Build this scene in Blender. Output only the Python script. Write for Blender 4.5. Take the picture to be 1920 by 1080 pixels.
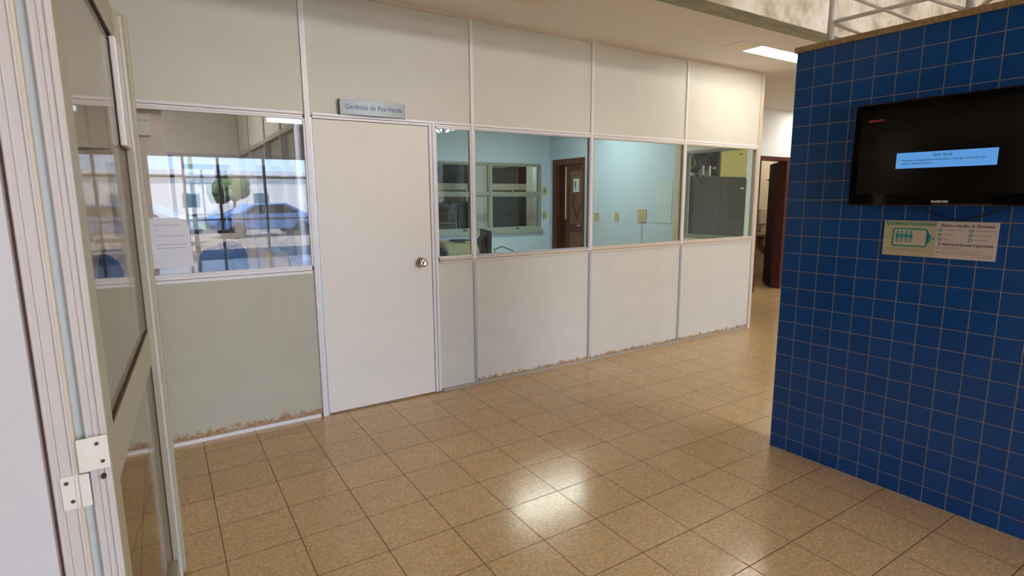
import bpy, bmesh, math, random
from mathutils import Matrix, Vector
random.seed(7)
D = bpy.data
for o in list(D.objects): D.objects.remove(o, do_unlink=True)
S = bpy.context.scene
COL = S.collection

# ------------------------------------------------------------------ camera
YAW, PIT, ROL = math.radians(32.3465), math.radians(-9.1568), math.radians(-0.397)
CAM_H = 1.488
fw = Vector((math.sin(YAW)*math.cos(PIT), math.cos(YAW)*math.cos(PIT), math.sin(PIT)))
rt = Vector((math.cos(YAW), -math.sin(YAW), 0)); up = rt.cross(fw)
c, s = math.cos(ROL), math.sin(ROL)
r2 = c*rt + s*up; u2 = -s*rt + c*up
cam = D.cameras.new('camera'); co = D.objects.new('camera', cam); COL.objects.link(co)
M = Matrix((r2, u2, -fw)).transposed().to_4x4(); M.translation = (0, 0, CAM_H)
co.matrix_world = M
cam.sensor_width = 36; cam.lens = 1036.356*36/1920; cam.clip_start = .02; cam.clip_end = 300
S.camera = co

# ------------------------------------------------------------------ sky, sun, daylight
SKY = 15.0
w = D.worlds.new('sky'); S.world = w; w.use_nodes = True
nt = w.node_tree; nt.nodes.clear()
out = nt.nodes.new('ShaderNodeOutputWorld'); bg = nt.nodes.new('ShaderNodeBackground')
tc = nt.nodes.new('ShaderNodeTexCoord'); sp = nt.nodes.new('ShaderNodeSeparateXYZ')
rp = nt.nodes.new('ShaderNodeValToRGB')
rp.color_ramp.elements[0].position = 0.0; rp.color_ramp.elements[0].color = (.46, .64, .92, 1)
rp.color_ramp.elements[1].position = .6; rp.color_ramp.elements[1].color = (.12, .30, .75, 1)
e = rp.color_ramp.elements.new(.10); e.color = (.36, .54, .86, 1)
nt.links.new(tc.outputs['Generated'], sp.inputs[0]); nt.links.new(sp.outputs['Z'], rp.inputs[0])
nt.links.new(rp.outputs[0], bg.inputs[0]); bg.inputs[1].default_value = SKY
nt.links.new(bg.outputs[0], out.inputs[0])

sun = D.lights.new('sun', 'SUN'); so = D.objects.new('sun', sun); COL.objects.link(so)
sun.energy = 75; sun.angle = .01; sun.color = (1, .90, .74)
so.rotation_euler = Vector((.35, -.75, -1.0)).to_track_quat('-Z', 'Y').to_euler()

def area(name, loc, rot, sx, sy, power, color=(1, 1, 1)):
    l = D.lights.new(name, 'AREA'); l.shape = 'RECTANGLE'; l.size = sx; l.size_y = sy
    l.energy = power; l.color = color
    o = D.objects.new(name, l); COL.objects.link(o); o.location = loc; o.rotation_euler = rot
    return o
# daylight through the high windows in the wall behind the camera, plus an added fill under the closed roof
area('clerestory_daylight', (5.4, -7.98, 4.6), (math.pi/2, 0, 0), 5.1, .58, 300, (1, .91, .78))
area('fanlight_daylight', (5.25, -7.98, 3.62), (math.pi/2, 0, 0), 5.4, .30, 60, (1, .95, .88))
area('added_roof_fill', (4.6, -2.6, 5.12), (0, 0, 0), 5.0, 2.2, 110, (1, .90, .76))
pt = area('entrance_portal', (3.15, -7.98, 1.28), (math.pi/2, 0, 0), 9.7, 2.5, 1); pt.data.cycles.is_portal = True

V = S.view_settings
V.view_transform = 'Standard'; V.look = 'None'; V.gamma = 1; V.exposure = 0.08; V.use_curve_mapping = False
S.display_settings.display_device = 'sRGB'
S.cycles.max_bounces = 10; S.cycles.transparent_max_bounces = 16; S.cycles.glossy_bounces = 5
S.cycles.diffuse_bounces = 5; S.cycles.caustics_reflective = False; S.cycles.sample_clamp_indirect = 6

# ------------------------------------------------------------------ materials
def lin(h):
    if isinstance(h, str):
        h = h.lstrip('#'); v = [int(h[i:i+2], 16)/255 for i in (0, 2, 4)]
        return tuple([(x/12.92 if x <= .04045 else ((x+.055)/1.055)**2.4) for x in v]+[1])
    return tuple(h)+(1,) if len(h) == 3 else tuple(h)
MATS = {}
def mat(name, col, rough=.5, metal=0, spec=.5, noise=0, nscale=30, bump=0, bscale=200, emit=0, ecol=None, coat=0, stretch=None):
    if name in MATS: return MATS[name]
    m = D.materials.new(name); m.use_nodes = True; t = m.node_tree; b = t.nodes['Principled BSDF']
    C0 = lin(col)
    b.inputs['Base Color'].default_value = C0; b.inputs['Roughness'].default_value = rough
    b.inputs['Metallic'].default_value = metal; b.inputs['Specular IOR Level'].default_value = spec
    b.inputs['Coat Weight'].default_value = coat
    if emit:
        b.inputs['Emission Strength'].default_value = emit; b.inputs['Emission Color'].default_value = lin(ecol or col)
    tcn = t.nodes.new('ShaderNodeTexCoord'); mp = t.nodes.new('ShaderNodeMapping')
    t.links.new(tcn.outputs['Object'], mp.inputs[0])
    if stretch: mp.inputs['Scale'].default_value = stretch
    if noise:
        n = t.nodes.new('ShaderNodeTexNoise'); n.inputs['Scale'].default_value = nscale; n.inputs['Detail'].default_value = 5
        t.links.new(mp.outputs[0], n.inputs['Vector'])
        mr = t.nodes.new('ShaderNodeMapRange'); mr.inputs[1].default_value = .3; mr.inputs[2].default_value = .7
        mr.inputs[3].default_value = 1-noise; mr.inputs[4].default_value = 1+noise
        mx = t.nodes.new('ShaderNodeVectorMath'); mx.operation = 'SCALE'; mx.inputs[0].default_value = C0[:3]
        t.links.new(n.outputs[0], mr.inputs[0]); t.links.new(mr.outputs[0], mx.inputs['Scale'])
        t.links.new(mx.outputs[0], b.inputs['Base Color'])
    if bump:
        n2 = t.nodes.new('ShaderNodeTexNoise'); n2.inputs['Scale'].default_value = bscale; n2.inputs['Detail'].default_value = 4
        t.links.new(mp.outputs[0], n2.inputs['Vector'])
        bp = t.nodes.new('ShaderNodeBump'); bp.inputs['Strength'].default_value = bump; bp.inputs['Distance'].default_value = .003
        t.links.new(n2.outputs[0], bp.inputs['Height']); t.links.new(bp.outputs[0], b.inputs['Normal'])
    MATS[name] = m; return m

def glass(name, tint, rough=0.0, graze=.957):
    m = D.materials.new(name); m.use_nodes = True; t = m.node_tree; t.nodes.clear()
    o = t.nodes.new('ShaderNodeOutputMaterial'); mx = t.nodes.new('ShaderNodeMixShader')
    tr = t.nodes.new('ShaderNodeBsdfTransparent'); tr.inputs[0].default_value = lin(tint)
    gl = t.nodes.new('ShaderNodeBsdfGlossy'); gl.inputs['Roughness'].default_value = rough
    gl.inputs['Color'].default_value = (1, 1, 1, 1)
    lw = t.nodes.new('ShaderNodeLayerWeight'); lw.inputs[0].default_value = .5
    pw = t.nodes.new('ShaderNodeMath'); pw.operation = 'POWER'; pw.inputs[1].default_value = 5
    fr = t.nodes.new('ShaderNodeMath'); fr.operation = 'MULTIPLY_ADD'; fr.inputs[1].default_value = graze; fr.inputs[2].default_value = .043
    t.links.new(lw.outputs['Facing'], pw.inputs[0]); t.links.new(pw.outputs[0], fr.inputs[0])
    t.links.new(fr.outputs[0], mx.inputs[0]); t.links.new(tr.outputs[0], mx.inputs[1]); t.links.new(gl.outputs[0], mx.inputs[2])
    t.links.new(mx.outputs[0], o.inputs[0]); MATS[name] = m; return m

def panel_mat(name, col, stain_h, amount, seed, off=-.75):
    """laminated board with brown damp stains creeping up from the floor"""
    m = D.materials.new(name); m.use_nodes = True; t = m.node_tree; b = t.nodes['Principled BSDF']
    L = t.links.new; N = t.nodes.new
    tcn = N('ShaderNodeTexCoord'); sx = N('ShaderNodeSeparateXYZ'); L(tcn.outputs['Object'], sx.inputs[0])
    n = N('ShaderNodeTexNoise'); n.inputs['Scale'].default_value = 16; n.inputs['Detail'].default_value = 8; n.inputs['Roughness'].default_value = .68
    mp = N('ShaderNodeMapping'); mp.inputs['Location'].default_value = (seed, 0, seed*.3); L(tcn.outputs['Object'], mp.inputs[0]); L(mp.outputs[0], n.inputs['Vector'])
    d = N('ShaderNodeMath'); d.operation = 'DIVIDE'; d.inputs[1].default_value = stain_h; L(sx.outputs['Z'], d.inputs[0])
    # mask = noise*1.5 - z/stain_h ...
    ml = N('ShaderNodeMath'); ml.operation = 'MULTIPLY_ADD'; ml.inputs[1].default_value = 2.6; ml.inputs[2].default_value = off; L(n.outputs[0], ml.inputs[0])
    sb = N('ShaderNodeMath'); sb.operation = 'SUBTRACT'; L(ml.outputs[0], sb.inputs[0]); L(d.outputs[0], sb.inputs[1])
    mr = N('ShaderNodeMapRange'); mr.inputs[1].default_value = 0; mr.inputs[2].default_value = .35; mr.inputs[4].default_value = amount; mr.clamp = True; L(sb.outputs[0], mr.inputs[0])
    n3 = N('ShaderNodeTexNoise'); n3.inputs['Scale'].default_value = 90; n3.inputs['Detail'].default_value = 4; L(tcn.outputs['Object'], n3.inputs['Vector'])
    cr = N('ShaderNodeValToRGB'); cr.color_ramp.elements[0].position = .38; cr.color_ramp.elements[0].color = lin('#7d5531')
    cr.color_ramp.elements[1].position = .62; cr.color_ramp.elements[1].color = lin('#b98f60'); L(n3.outputs[0], cr.inputs[0])
    n4 = N('ShaderNodeTexNoise'); n4.inputs['Scale'].default_value = 5; n4.inputs['Detail'].default_value = 3; L(tcn.outputs['Object'], n4.inputs['Vector'])
    m4 = N('ShaderNodeMapRange'); m4.inputs[1].default_value = .3; m4.inputs[2].default_value = .7; m4.inputs[3].default_value = .97; m4.inputs[4].default_value = 1.03; L(n4.outputs[0], m4.inputs[0])
    vm = N('ShaderNodeVectorMath'); vm.operation = 'SCALE'; vm.inputs[0].default_value = lin(col)[:3]; L(m4.outputs[0], vm.inputs['Scale'])
    mx = N('ShaderNodeMix'); mx.data_type = 'RGBA'; L(mr.outputs[0], mx.inputs[0]); L(vm.outputs[0], mx.inputs[6]); L(cr.outputs[0], mx.inputs[7])
    L(mx.outputs[2], b.inputs['Base Color']); b.inputs['Roughness'].default_value = .42
    b.inputs['Specular IOR Level'].default_value = .35
    MATS[name] = m; return m

def tile_mat(name, tw, th, mortar, cols, grout, ox=0, oy=0, plane='xy', rough=.25, speckle=None, bump=.3, hue=None, spec=.5):
    m = D.materials.new(name); m.use_nodes = True; t = m.node_tree; b = t.nodes['Principled BSDF']
    L = t.links.new; N = t.nodes.new
    tcn = N('ShaderNodeTexCoord'); sx = N('ShaderNodeSeparateXYZ'); L(tcn.outputs['Object'], sx.inputs[0])
    ax = N('ShaderNodeMath'); ax.operation = 'ADD'; ax.inputs[1].default_value = -ox + 60*tw
    ay = N('ShaderNodeMath'); ay.operation = 'ADD'; ay.inputs[1].default_value = -oy + 60*th
    L(sx.outputs['XYZ'.index(plane[0].upper())], ax.inputs[0]); L(sx.outputs['XYZ'.index(plane[1].upper())], ay.inputs[0])
    cb = N('ShaderNodeCombineXYZ'); L(ax.outputs[0], cb.inputs[0]); L(ay.outputs[0], cb.inputs[1])
    br = N('ShaderNodeTexBrick'); br.offset = 0; br.squash = 1
    br.inputs['Scale'].default_value = 1; br.inputs['Brick Width'].default_value = tw; br.inputs['Row Height'].default_value = th
    br.inputs['Mortar Size'].default_value = mortar/2; br.inputs['Mortar Smooth'].default_value = .25; br.inputs['Bias'].default_value = 0
    br.inputs['Color1'].default_value = lin(cols[0]); br.inputs['Color2'].default_value = lin(cols[1]); br.inputs['Mortar'].default_value = lin(grout)
    L(cb.outputs[0], br.inputs['Vector'])
    last = br.outputs['Color']
    if speckle:
        sc, dark, light, amt = speckle
        n = N('ShaderNodeTexNoise'); n.inputs['Scale'].default_value = sc; n.inputs['Detail'].default_value = 3; n.inputs['Roughness'].default_value = .7; L(tcn.outputs['Object'], n.inputs['Vector'])
        n2 = N('ShaderNodeTexNoise'); n2.inputs['Scale'].default_value = sc*.25; n2.inputs['Detail'].default_value = 5; L(tcn.outputs['Object'], n2.inputs['Vector'])
        ad = N('ShaderNodeMath'); ad.operation = 'MULTIPLY_ADD'; ad.inputs[1].default_value = .45; L(n2.outputs[0], ad.inputs[0]); L(n.outputs[0], ad.inputs[2])
        cr = N('ShaderNodeValToRGB'); E_ = cr.color_ramp.elements
        E_[0].position = .52; E_[0].color = lin(dark); E_[1].position = .92; E_[1].color = lin(light); L(ad.outputs[0], cr.inputs[0])
        mx = N('ShaderNodeMix'); mx.data_type = 'RGBA'; mx.blend_type = 'MULTIPLY'; mx.inputs[0].default_value = amt
        iv = N('ShaderNodeMath'); iv.operation = 'MULTIPLY_ADD'; iv.inputs[1].default_value = -amt; iv.inputs[2].default_value = amt
        L(br.outputs['Fac'], iv.inputs[0]); L(iv.outputs[0], mx.inputs[0])
        L(last, mx.inputs[6]); L(cr.outputs[0], mx.inputs[7]); last = mx.outputs[2]
    if hue:   # mineral colour drifts inside each tile
        sc, cA, cB = hue
        n = N('ShaderNodeTexNoise'); n.inputs['Scale'].default_value = sc; n.inputs['Detail'].default_value = 6; n.inputs['Roughness'].default_value = .65; L(tcn.outputs['Object'], n.inputs['Vector'])
        cr = N('ShaderNodeValToRGB'); E_ = cr.color_ramp.elements; E_[0].position = .38; E_[0].color = lin(cA); E_[1].position = .62; E_[1].color = lin(cB); L(n.outputs[0], cr.inputs[0])
        mx = N('ShaderNodeMix'); mx.data_type = 'RGBA'; mx.blend_type = 'MULTIPLY'; iv = N('ShaderNodeMath'); iv.operation = 'SUBTRACT'; iv.inputs[0].default_value = 1; L(br.outputs['Fac'], iv.inputs[1])
        L(iv.outputs[0], mx.inputs[0]); L(last, mx.inputs[6]); L(cr.outputs[0], mx.inputs[7]); last = mx.outputs[2]
    L(last, b.inputs['Base Color'])
    rr = N('ShaderNodeMapRange'); rr.inputs[3].default_value = rough; rr.inputs[4].default_value = .8; L(br.outputs['Fac'], rr.inputs[0]); L(rr.outputs[0], b.inputs['Roughness'])
    b.inputs['Specular IOR Level'].default_value = spec
    if bump:
        iv2 = N('ShaderNodeMath'); iv2.operation = 'SUBTRACT'; iv2.inputs[0].default_value = 1; L(br.outputs['Fac'], iv2.inputs[1])
        nb = N('ShaderNodeTexNoise'); nb.inputs['Scale'].default_value = 14; L(tcn.outputs['Object'], nb.inputs['Vector'])
        ma = N('ShaderNodeMath'); ma.operation = 'MULTIPLY_ADD'; ma.inputs[1].default_value = .15; L(nb.outputs[0], ma.inputs[0]); L(iv2.outputs[0], ma.inputs[2])
        bp = N('ShaderNodeBump'); bp.inputs['Strength'].default_value = bump; bp.inputs['Distance'].default_value = .002
        L(ma.outputs[0], bp.inputs['Height']); L(bp.outputs[0], b.inputs['Normal'])
    MATS[name] = m; return m

def concrete_mat(name, base, dark, light, z0=0):
    m = D.materials.new(name); m.use_nodes = True; t = m.node_tree; b = t.nodes['Principled BSDF']; L = t.links.new; N = t.nodes.new
    tcn = N('ShaderNodeTexCoord')
    n = N('ShaderNodeTexNoise'); n.inputs['Scale'].default_value = 2.6; n.inputs['Detail'].default_value = 9; n.inputs['Roughness'].default_value = .62; L(tcn.outputs['Object'], n.inputs['Vector'])
    cr = N('ShaderNodeValToRGB'); E_ = cr.color_ramp.elements; E_[0].position = .36; E_[0].color = lin(dark); E_[1].position = .66; E_[1].color = lin(light)
    e = E_.new(.5); e.color = lin(base); L(n.outputs[0], cr.inputs[0])
    v = N('ShaderNodeTexNoise'); v.inputs['Scale'].default_value = 26; v.inputs['Detail'].default_value = 3
    mp = N('ShaderNodeMapping'); mp.inputs['Scale'].default_value = (1, 1, .45); L(tcn.outputs['Object'], mp.inputs[0]); L(mp.outputs[0], v.inputs['Vector'])
    mr = N('ShaderNodeMapRange'); mr.inputs[1].default_value = .62; mr.inputs[2].default_value = .70; mr.inputs[4].default_value = .55; L(v.outputs[0], mr.inputs[0])
    mx = N('ShaderNodeMix'); mx.data_type = 'RGBA'; L(mr.outputs[0], mx.inputs[0]); L(cr.outputs[0], mx.inputs[6]); mx.inputs[7].default_value = lin(dark)
    L(mx.outputs[2], b.inputs['Base Color']); b.inputs['Roughness'].default_value = .9
    bp = N('ShaderNodeBump'); bp.inputs['Strength'].default_value = .4; bp.inputs['Distance'].default_value = .004; L(v.outputs[0], bp.inputs['Height']); L(bp.outputs[0], b.inputs['Normal'])
    MATS[name] = m; return m

PANEL = '#cfcabb'
panel_heavy = panel_mat('panel_board_stained', '#b8b29b', .085, .9, 2.3, -.45)
panel_light = panel_mat('panel_board_lightly_stained', PANEL, .06, .9, 7.1, -.42)
panel_clean = panel_mat('panel_board', PANEL, .004, .3, 4.4)
panel_upper = mat('upper_board', PANEL, .42, noise=.02, nscale=4, spec=.35)
door_board = mat('door_board', '#ece4d5', .45, noise=.015, nscale=5, spec=.35)
alum = mat('white_aluminium', '#e6e0dc', .3, spec=.55)
alum_near = mat('worn_white_aluminium', '#ccc2bb', .35, spec=.5)
alum_warm = mat('cream_aluminium', '#cdbfaa', .35)
alum_base = mat('dulled_aluminium', '#a79d8c', .4)
alum_grey = mat('grey_aluminium', '#b3b3b8', .35, metal=.3)
alum_line = mat('dark_joint', '#5b544a', .6)
gasket = mat('brown_gasket', '#5a3a2c', .7)
gasket_black = mat('dark_gasket', '#29211e', .7)
glass_clear = glass('window_glass', (.90, .95, .94))
glass_office = glass('office_glass', (.95, .95, .95))
glass_tint = glass('leaf_glass', (.82, .79, .74), graze=.45)
floor_m = tile_mat('floor_tiles', .30, .30, .0045, ('#f4d6ac', '#efd1a8'), '#5e351c', .108, 3.615, 'xy', .18, (250, '#958872', '#fffaf2', .85), .25, hue=(15, '#edeee2', '#fff6ea'), spec=.5)
blue_m = tile_mat('blue_wall_tiles', .0983, .0994, .0042, ('#0f4c96', '#0e478d'), '#8a8380', -.001, 2.167, 'xz', .22, None, .5, spec=.4)
ceil_m = mat('ceiling_paint', '#f0efec', .8, noise=.015, nscale=2)
white_wall = mat('white_wall_paint', '#e8eae8', .7)
blue_paint = mat('pale_blue_paint', '#bad8ec', .55, noise=.01, nscale=4)
beige_wall = mat('beige_wall_paint', '#d8cdb8', .8)
hall_wall = mat('hall_wall_paint', '#b9ae9c', .85)
office_board = mat('office_board', '#dccdb9', .5)
office_upper = mat('office_upper_board', '#d6d6d6', .5)
concrete = concrete_mat('beam_concrete', '#dcd3bf', '#a79a83', '#eee8dc')
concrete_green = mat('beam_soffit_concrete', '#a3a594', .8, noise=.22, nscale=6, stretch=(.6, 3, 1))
granite = mat('granite_cap', '#9a815c', .5, noise=.45, nscale=120)
black_gloss = mat('black_gloss_plastic', '#050505', .06, spec=.6)
black_screen = mat('lcd_screen', '#060607', .16, spec=.55)
black_matte = mat('black_plastic', '#141414', .5)
wood_dark = mat('dark_wood', '#4a1f17', .4, noise=.25, nscale=14, stretch=(6, 6, .6))
wood_black = mat('blackish_brown_wood', '#2a120e', .8, spec=.15)  # brown wood close to black
chrome = mat('satin_chrome', '#cdbfae', .18, metal=1)
plate_m = mat('brushed_plate', '#979e9e', .42, metal=.25)
paper_m = mat('white_paper', '#e2e1e6', .8)
text_blue = mat('sign_lettering', '#36457e', .6)

# ------------------------------------------------------------------ mesh helpers
class MB:
    def __init__(s): s.bm = bmesh.new()
    def box(s, x0, x1, y0, y1, z0, z1, bev=0, mi=0):
        r = bmesh.ops.create_cube(s.bm, size=1, matrix=Matrix.Translation(((x0+x1)/2, (y0+y1)/2, (z0+z1)/2)) @ Matrix.Diagonal((abs(x1-x0), abs(y1-y0), abs(z1-z0), 1)))
        vs = r['verts']; fs = {f for v in vs for f in v.link_faces}
        for f in fs: f.material_index = mi
        if bev:
            es = {e for v in vs for e in v.link_edges}
            bmesh.ops.bevel(s.bm, geom=list(es), offset=bev, segments=2, affect='EDGES', profile=.5)
        return s
    def tube(s, a, b, r, r2=None, n=16, cap=True, mi=0):
        a = Vector(a); b = Vector(b); d = b-a; q = d.to_track_quat('Z', 'Y').to_matrix().to_4x4()
        res = bmesh.ops.create_cone(s.bm, cap_ends=cap, segments=n, radius1=r, radius2=r if r2 is None else r2, depth=d.length, matrix=Matrix.Translation((a+b)/2) @ q)
        for f in {f for v in res['verts'] for f in v.link_faces}: f.material_index = mi; f.smooth = len(f.verts) == 4
        return s
    def path(s, pts, r, n=10):
        pts = [Vector(p) for p in pts]; rings = []
        for i, p in enumerate(pts):
            d = (pts[min(i+1, len(pts)-1)]-pts[max(i-1, 0)]).normalized()
            u = d.cross(Vector((0, 0, 1)));
            if u.length < 1e-3: u = d.cross(Vector((0, 1, 0)))
            u.normalize(); v = d.cross(u)
            rings.append([s.bm.verts.new(p+r*(math.cos(2*math.pi*k/n)*u+math.sin(2*math.pi*k/n)*v)) for k in range(n)])
        for A, B in zip(rings, rings[1:]):
            for k in range(n):
                f = s.bm.faces.new((A[k], A[(k+1) % n], B[(k+1) % n], B[k])); f.smooth = True
        s.bm.faces.new(rings[0][::-1]); s.bm.faces.new(rings[-1]); return s
    def sphere(s, c, r, sc=(1, 1, 1), seg=20, mi=0):
        res = bmesh.ops.create_uvsphere(s.bm, u_segments=seg, v_segments=seg//2, radius=r, matrix=Matrix.Translation(c) @ Matrix.Diagonal((*sc, 1)))
        for f in {f for v in res['verts'] for f in v.link_faces}: f.smooth = True; f.material_index = mi
        return s
    def lathe(s, prof, M4=Matrix.Identity(4), n=24, mi=0):
        rings = []
        for r, z in prof: rings.append([s.bm.verts.new(M4 @ Vector((r*math.cos(2*math.pi*k/n), r*math.sin(2*math.pi*k/n), z))) for k in range(n)])
        for A, B in zip(rings, rings[1:]):
            for k in range(n):
                f = s.bm.faces.new((A[k], A[(k+1) % n], B[(k+1) % n], B[k])); f.smooth = True; f.material_index = mi
        s.bm.faces.new(rings[0][::-1]); s.bm.faces.new(rings[-1]); return s
    def prism(s, pts, axis, a, b, mi=0, bev=0):
        """polygon pts in the two other axes, extruded along axis from a to b"""
        def P(p, t):
            return {'x': Vector((t, p[0], p[1])), 'y': Vector((p[0], t, p[1])), 'z': Vector((p[0], p[1], t))}[axis]
        A = [s.bm.verts.new(P(p, a)) for p in pts]; B = [s.bm.verts.new(P(p, b)) for p in pts]; n = len(pts)
        fs = [s.bm.faces.new(A), s.bm.faces.new(B[::-1])]+[s.bm.faces.new((A[k], B[k], B[(k+1) % n], A[(k+1) % n])) for k in range(n)]
        for f in fs: f.material_index = mi
        if bev: bmesh.ops.bevel(s.bm, geom=list({e for f in fs for e in f.edges}), offset=bev, segments=2, affect='EDGES', profile=.5)
        return s
    def build(s, name, m, parent=None, loc=None):
        bmesh.ops.recalc_face_normals(s.bm, faces=s.bm.faces)
        me = D.meshes.new(name); s.bm.to_mesh(me); s.bm.free()
        for k in (m if isinstance(m, (list, tuple)) else [m]): me.materials.append(k)
        o = D.objects.new(name, me); COL.objects.link(o)
        if parent: o.parent = parent
        if loc: o.location = loc
        return o

def tag(o, label, cat, kind=None, group=None):
    o['label'] = label; o['category'] = cat
    if kind: o['kind'] = kind
    if group: o['group'] = group
    return o
def empty(name, loc=(0, 0, 0), rz=0):
    o = D.objects.new(name, None); o.empty_display_size = .1; COL.objects.link(o); o.location = loc; o.rotation_euler = (0, 0, rz); return o
def thing(name, label, cat, loc=(0, 0, 0), rz=0, group=None, kind=None):
    return tag(empty(name, loc, rz), label, cat, kind, group)
def struct(name, label, cat, loc=(0, 0, 0), rz=0): return thing(name, label, cat, loc, rz, None, 'structure')
def B(x0, x1, y0, y1, z0, z1, bev=0): return MB().box(x0, x1, y0, y1, z0, z1, bev)
def copy_tree(o, parent=None):
    n = o.copy(); COL.objects.link(n)
    if parent: n.parent = parent
    for ch in o.children: copy_tree(ch, n)
    return n
def text(name, body, size, m, parent, loc, width=None, bold=0, sx=1, extrude=.0004, align='LEFT'):
    """flat lettering that faces local -Y"""
    cu = D.curves.new(name, 'FONT'); cu.body = body; cu.size = size; cu.extrude = extrude; cu.offset = bold; cu.align_x = align
    tmp = D.objects.new(name+'_c', cu); COL.objects.link(tmp)
    bpy.context.view_layer.update()
    me = D.meshes.new_from_object(tmp.evaluated_get(bpy.context.evaluated_depsgraph_get()))
    D.objects.remove(tmp, do_unlink=True)
    if width:
        xs = [v.co.x for v in me.vertices]; k = width/(max(xs)-min(xs)); sx = k
    R_ = Matrix.Rotation(math.pi/2, 4, 'X') @ Matrix.Diagonal((sx, 1, 1, 1)); me.transform(R_)
    me.materials.clear(); me.materials.append(m); me.name = name
    o = D.objects.new(name, me); COL.objects.link(o); o.parent = parent; o.location = loc
    return o

# ------------------------------------------------------------------ shell
H = 2.81; YP = 3.796   # lower ceiling height, partition face
floor = B(-4, 12, -8.3, 12, -.12, 0).build('floor', floor_m); tag(floor, 'speckled beige square floor tiles with brown joints through hall and rooms', 'floor', 'structure')
ceiling = struct('ceiling', 'low painted ceiling above the white partition and the corridor', 'ceiling')
# ceiling slab with two recesses for the light fittings
LX = [(1.17, 2.42), (4.36, 5.61)]; LY = (3.155, 3.375)
def slab_with_holes(x0, x1, y0, y1, z0, z1, holes):
    mb = MB(); xs = sorted({x0, x1, *[h[0] for h in holes], *[h[1] for h in holes]}); ys = sorted({y0, y1, *[h[2] for h in holes], *[h[3] for h in holes]})
    for a, b in zip(xs, xs[1:]):
        for cc, d in zip(ys, ys[1:]):
            mx, my = (a+b)/2, (cc+d)/2
            if any(h[0] < mx < h[1] and h[2] < my < h[3] for h in holes): continue
            mb.box(a, b, cc, d, z0, z1)
    bmesh.ops.remove_doubles(mb.bm, verts=mb.bm.verts, dist=1e-5)
    return mb
slab_with_holes(-4, 12, 2.85, 12, H, H+.14, [(a, b, LY[0], LY[1]) for a, b in LX]+[(8.5, 9.75, 4.72, 4.94), (9.0, 10.2, 5.7, 5.9), (5.0, 6.25, 7.92, 8.10), (3.8, 5.05, 5.83, 6.07), (-1.2, .0, 5.0, 5.24)]).build('ceiling_board', ceil_m, ceiling)
beam = struct('trim_1', 'raw concrete beam along the edge of the low ceiling', 'beam')
B(-4, 12, 2.672, 2.85, H, 4.2).build('beam_face', concrete, beam)
B(-4, 12, 2.674, 2.851, H-.003, H+.001).build('beam_underside', concrete_green, beam)
roof = struct('ceiling_high', 'high pale roof over the entrance hall', 'ceiling')
B(-4.2, 12.2, -8.4, 2.85, 5.2, 5.35).build('roof_board', hall_wall, roof)
wl = struct('wall_left', 'plain wall closing the hall on the left, with an added inner wall cutting the light', 'wall'); B(-4.2, -4, 1.2, 12, -.1, 5.2).build('wall_board', hall_wall, wl); B(-1.9, -1.7, -8.0, 1.2, -.1, 5.2).build('wall_board', hall_wall, wl)  # second board is an unseen wall added to darken the left of the partition
wr = struct('wall_right', 'plain wall closing the hall far beyond the blue tiled wall', 'wall'); B(12, 12.2, -8.3, 12, -.1, 5.2).build('wall_board', hall_wall, wr)
ub = struct('wall_upper', 'plain wall above the concrete beam', 'wall'); B(-4, 12, 2.70, 2.85, 4.2, 5.2).build('wall_board', hall_wall, ub)
bk = struct('wall_north', 'outer wall behind the offices', 'wall'); B(-4.2, 12.2, 12, 12.2, -.1, 5.2).build('wall_board', hall_wall, bk)
# entrance facade behind the camera: glazed opening 2.6 m high and a clerestory strip
fa = struct('wall_back', 'entrance facade behind the viewer with glazed opening and high window strip', 'wall')
m_ = MB(); m_.box(-4, -1.7, -8.2, -8, 0, 5.2); m_.box(8, 12, -8.2, -8, 0, 5.2); m_.box(-1.7, 8, -8.2, -8, 2.55, 3.46); m_.box(-1.7, 2.54, -8.2, -8, 3.46, 3.78); m_.box(7.96, 8, -8.2, -8, 3.46, 3.78); m_.box(-1.7, 8, -8.2, -8, 3.78, 4.3); m_.box(-1.7, 2.8, -8.2, -8, 4.3, 4.9); m_.box(-1.7, 8, -8.2, -8, 4.9, 5.2)
m_.build('wall_board', hall_wall, fa)
for x in (-.9, -.15, .6, 1.35, 2.4, 4.2, 6.1): B(x-.03, x+.03, -8.14, -8.05, 0, 2.55).build('glazing_post', alum_grey, fa)
B(-1.7, 8, -8.14, -8.05, 2.05, 2.10).build('glazing_rail', alum_grey, fa); B(-1.7, 8, -8.14, -8.05, 1.0, 1.05).build('glazing_rail', alum_grey, fa)

# ------------------------------------------------------------------ the white partition (wall_front)
wf = struct('wall_front', 'cream office partition of boards in white aluminium profiles with windows', 'wall')
XM = [-.50, .862, 2.062, 3.238, 4.437]; XE = 5.62
YB = YP+.012   # board face
def board(name, x0, x1, z0, z1, m, y0=YB, t=.028): return B(x0, x1, y0, y0+t, z0, z1).build(name, m, wf)
ZR, ZS = 2.03, 1.027   # rail centres
edges = [(-4, XM[0]), (XM[0], XM[1]), (XM[1], XM[2]), (XM[2], XM[3]), (XM[3], XM[4]), (XM[4], XE)]
for i, (a, b) in enumerate(edges):
    board('upper_board', a+.006, b-.006, ZR, 2.795, panel_upper)
    if i == 2: board('lower_board', 1.745, b-.006, .02, ZS, panel_clean)
    else: board('lower_board', a+.006, b-.006, .02, ZS, panel_heavy if i < 2 else panel_light)
def mullion(x, wdt=.026, z0=0, z1=2.80):
    mb = MB(); mb.box(x-wdt/2, x+wdt/2, YP, YP+.05, z0, z1, .002)
    mb.box(x-.0025, x+.0025, YP-.0015, YP+.01, z0, z1, mi=1)
    return mb.build('mullion', [alum, alum], wf)
for x in (XM[0], XM[1]): mullion(x, .034 if x > 0 else .03)
for x in XM[2:]: mullion(x, .026, 1.028)
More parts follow.
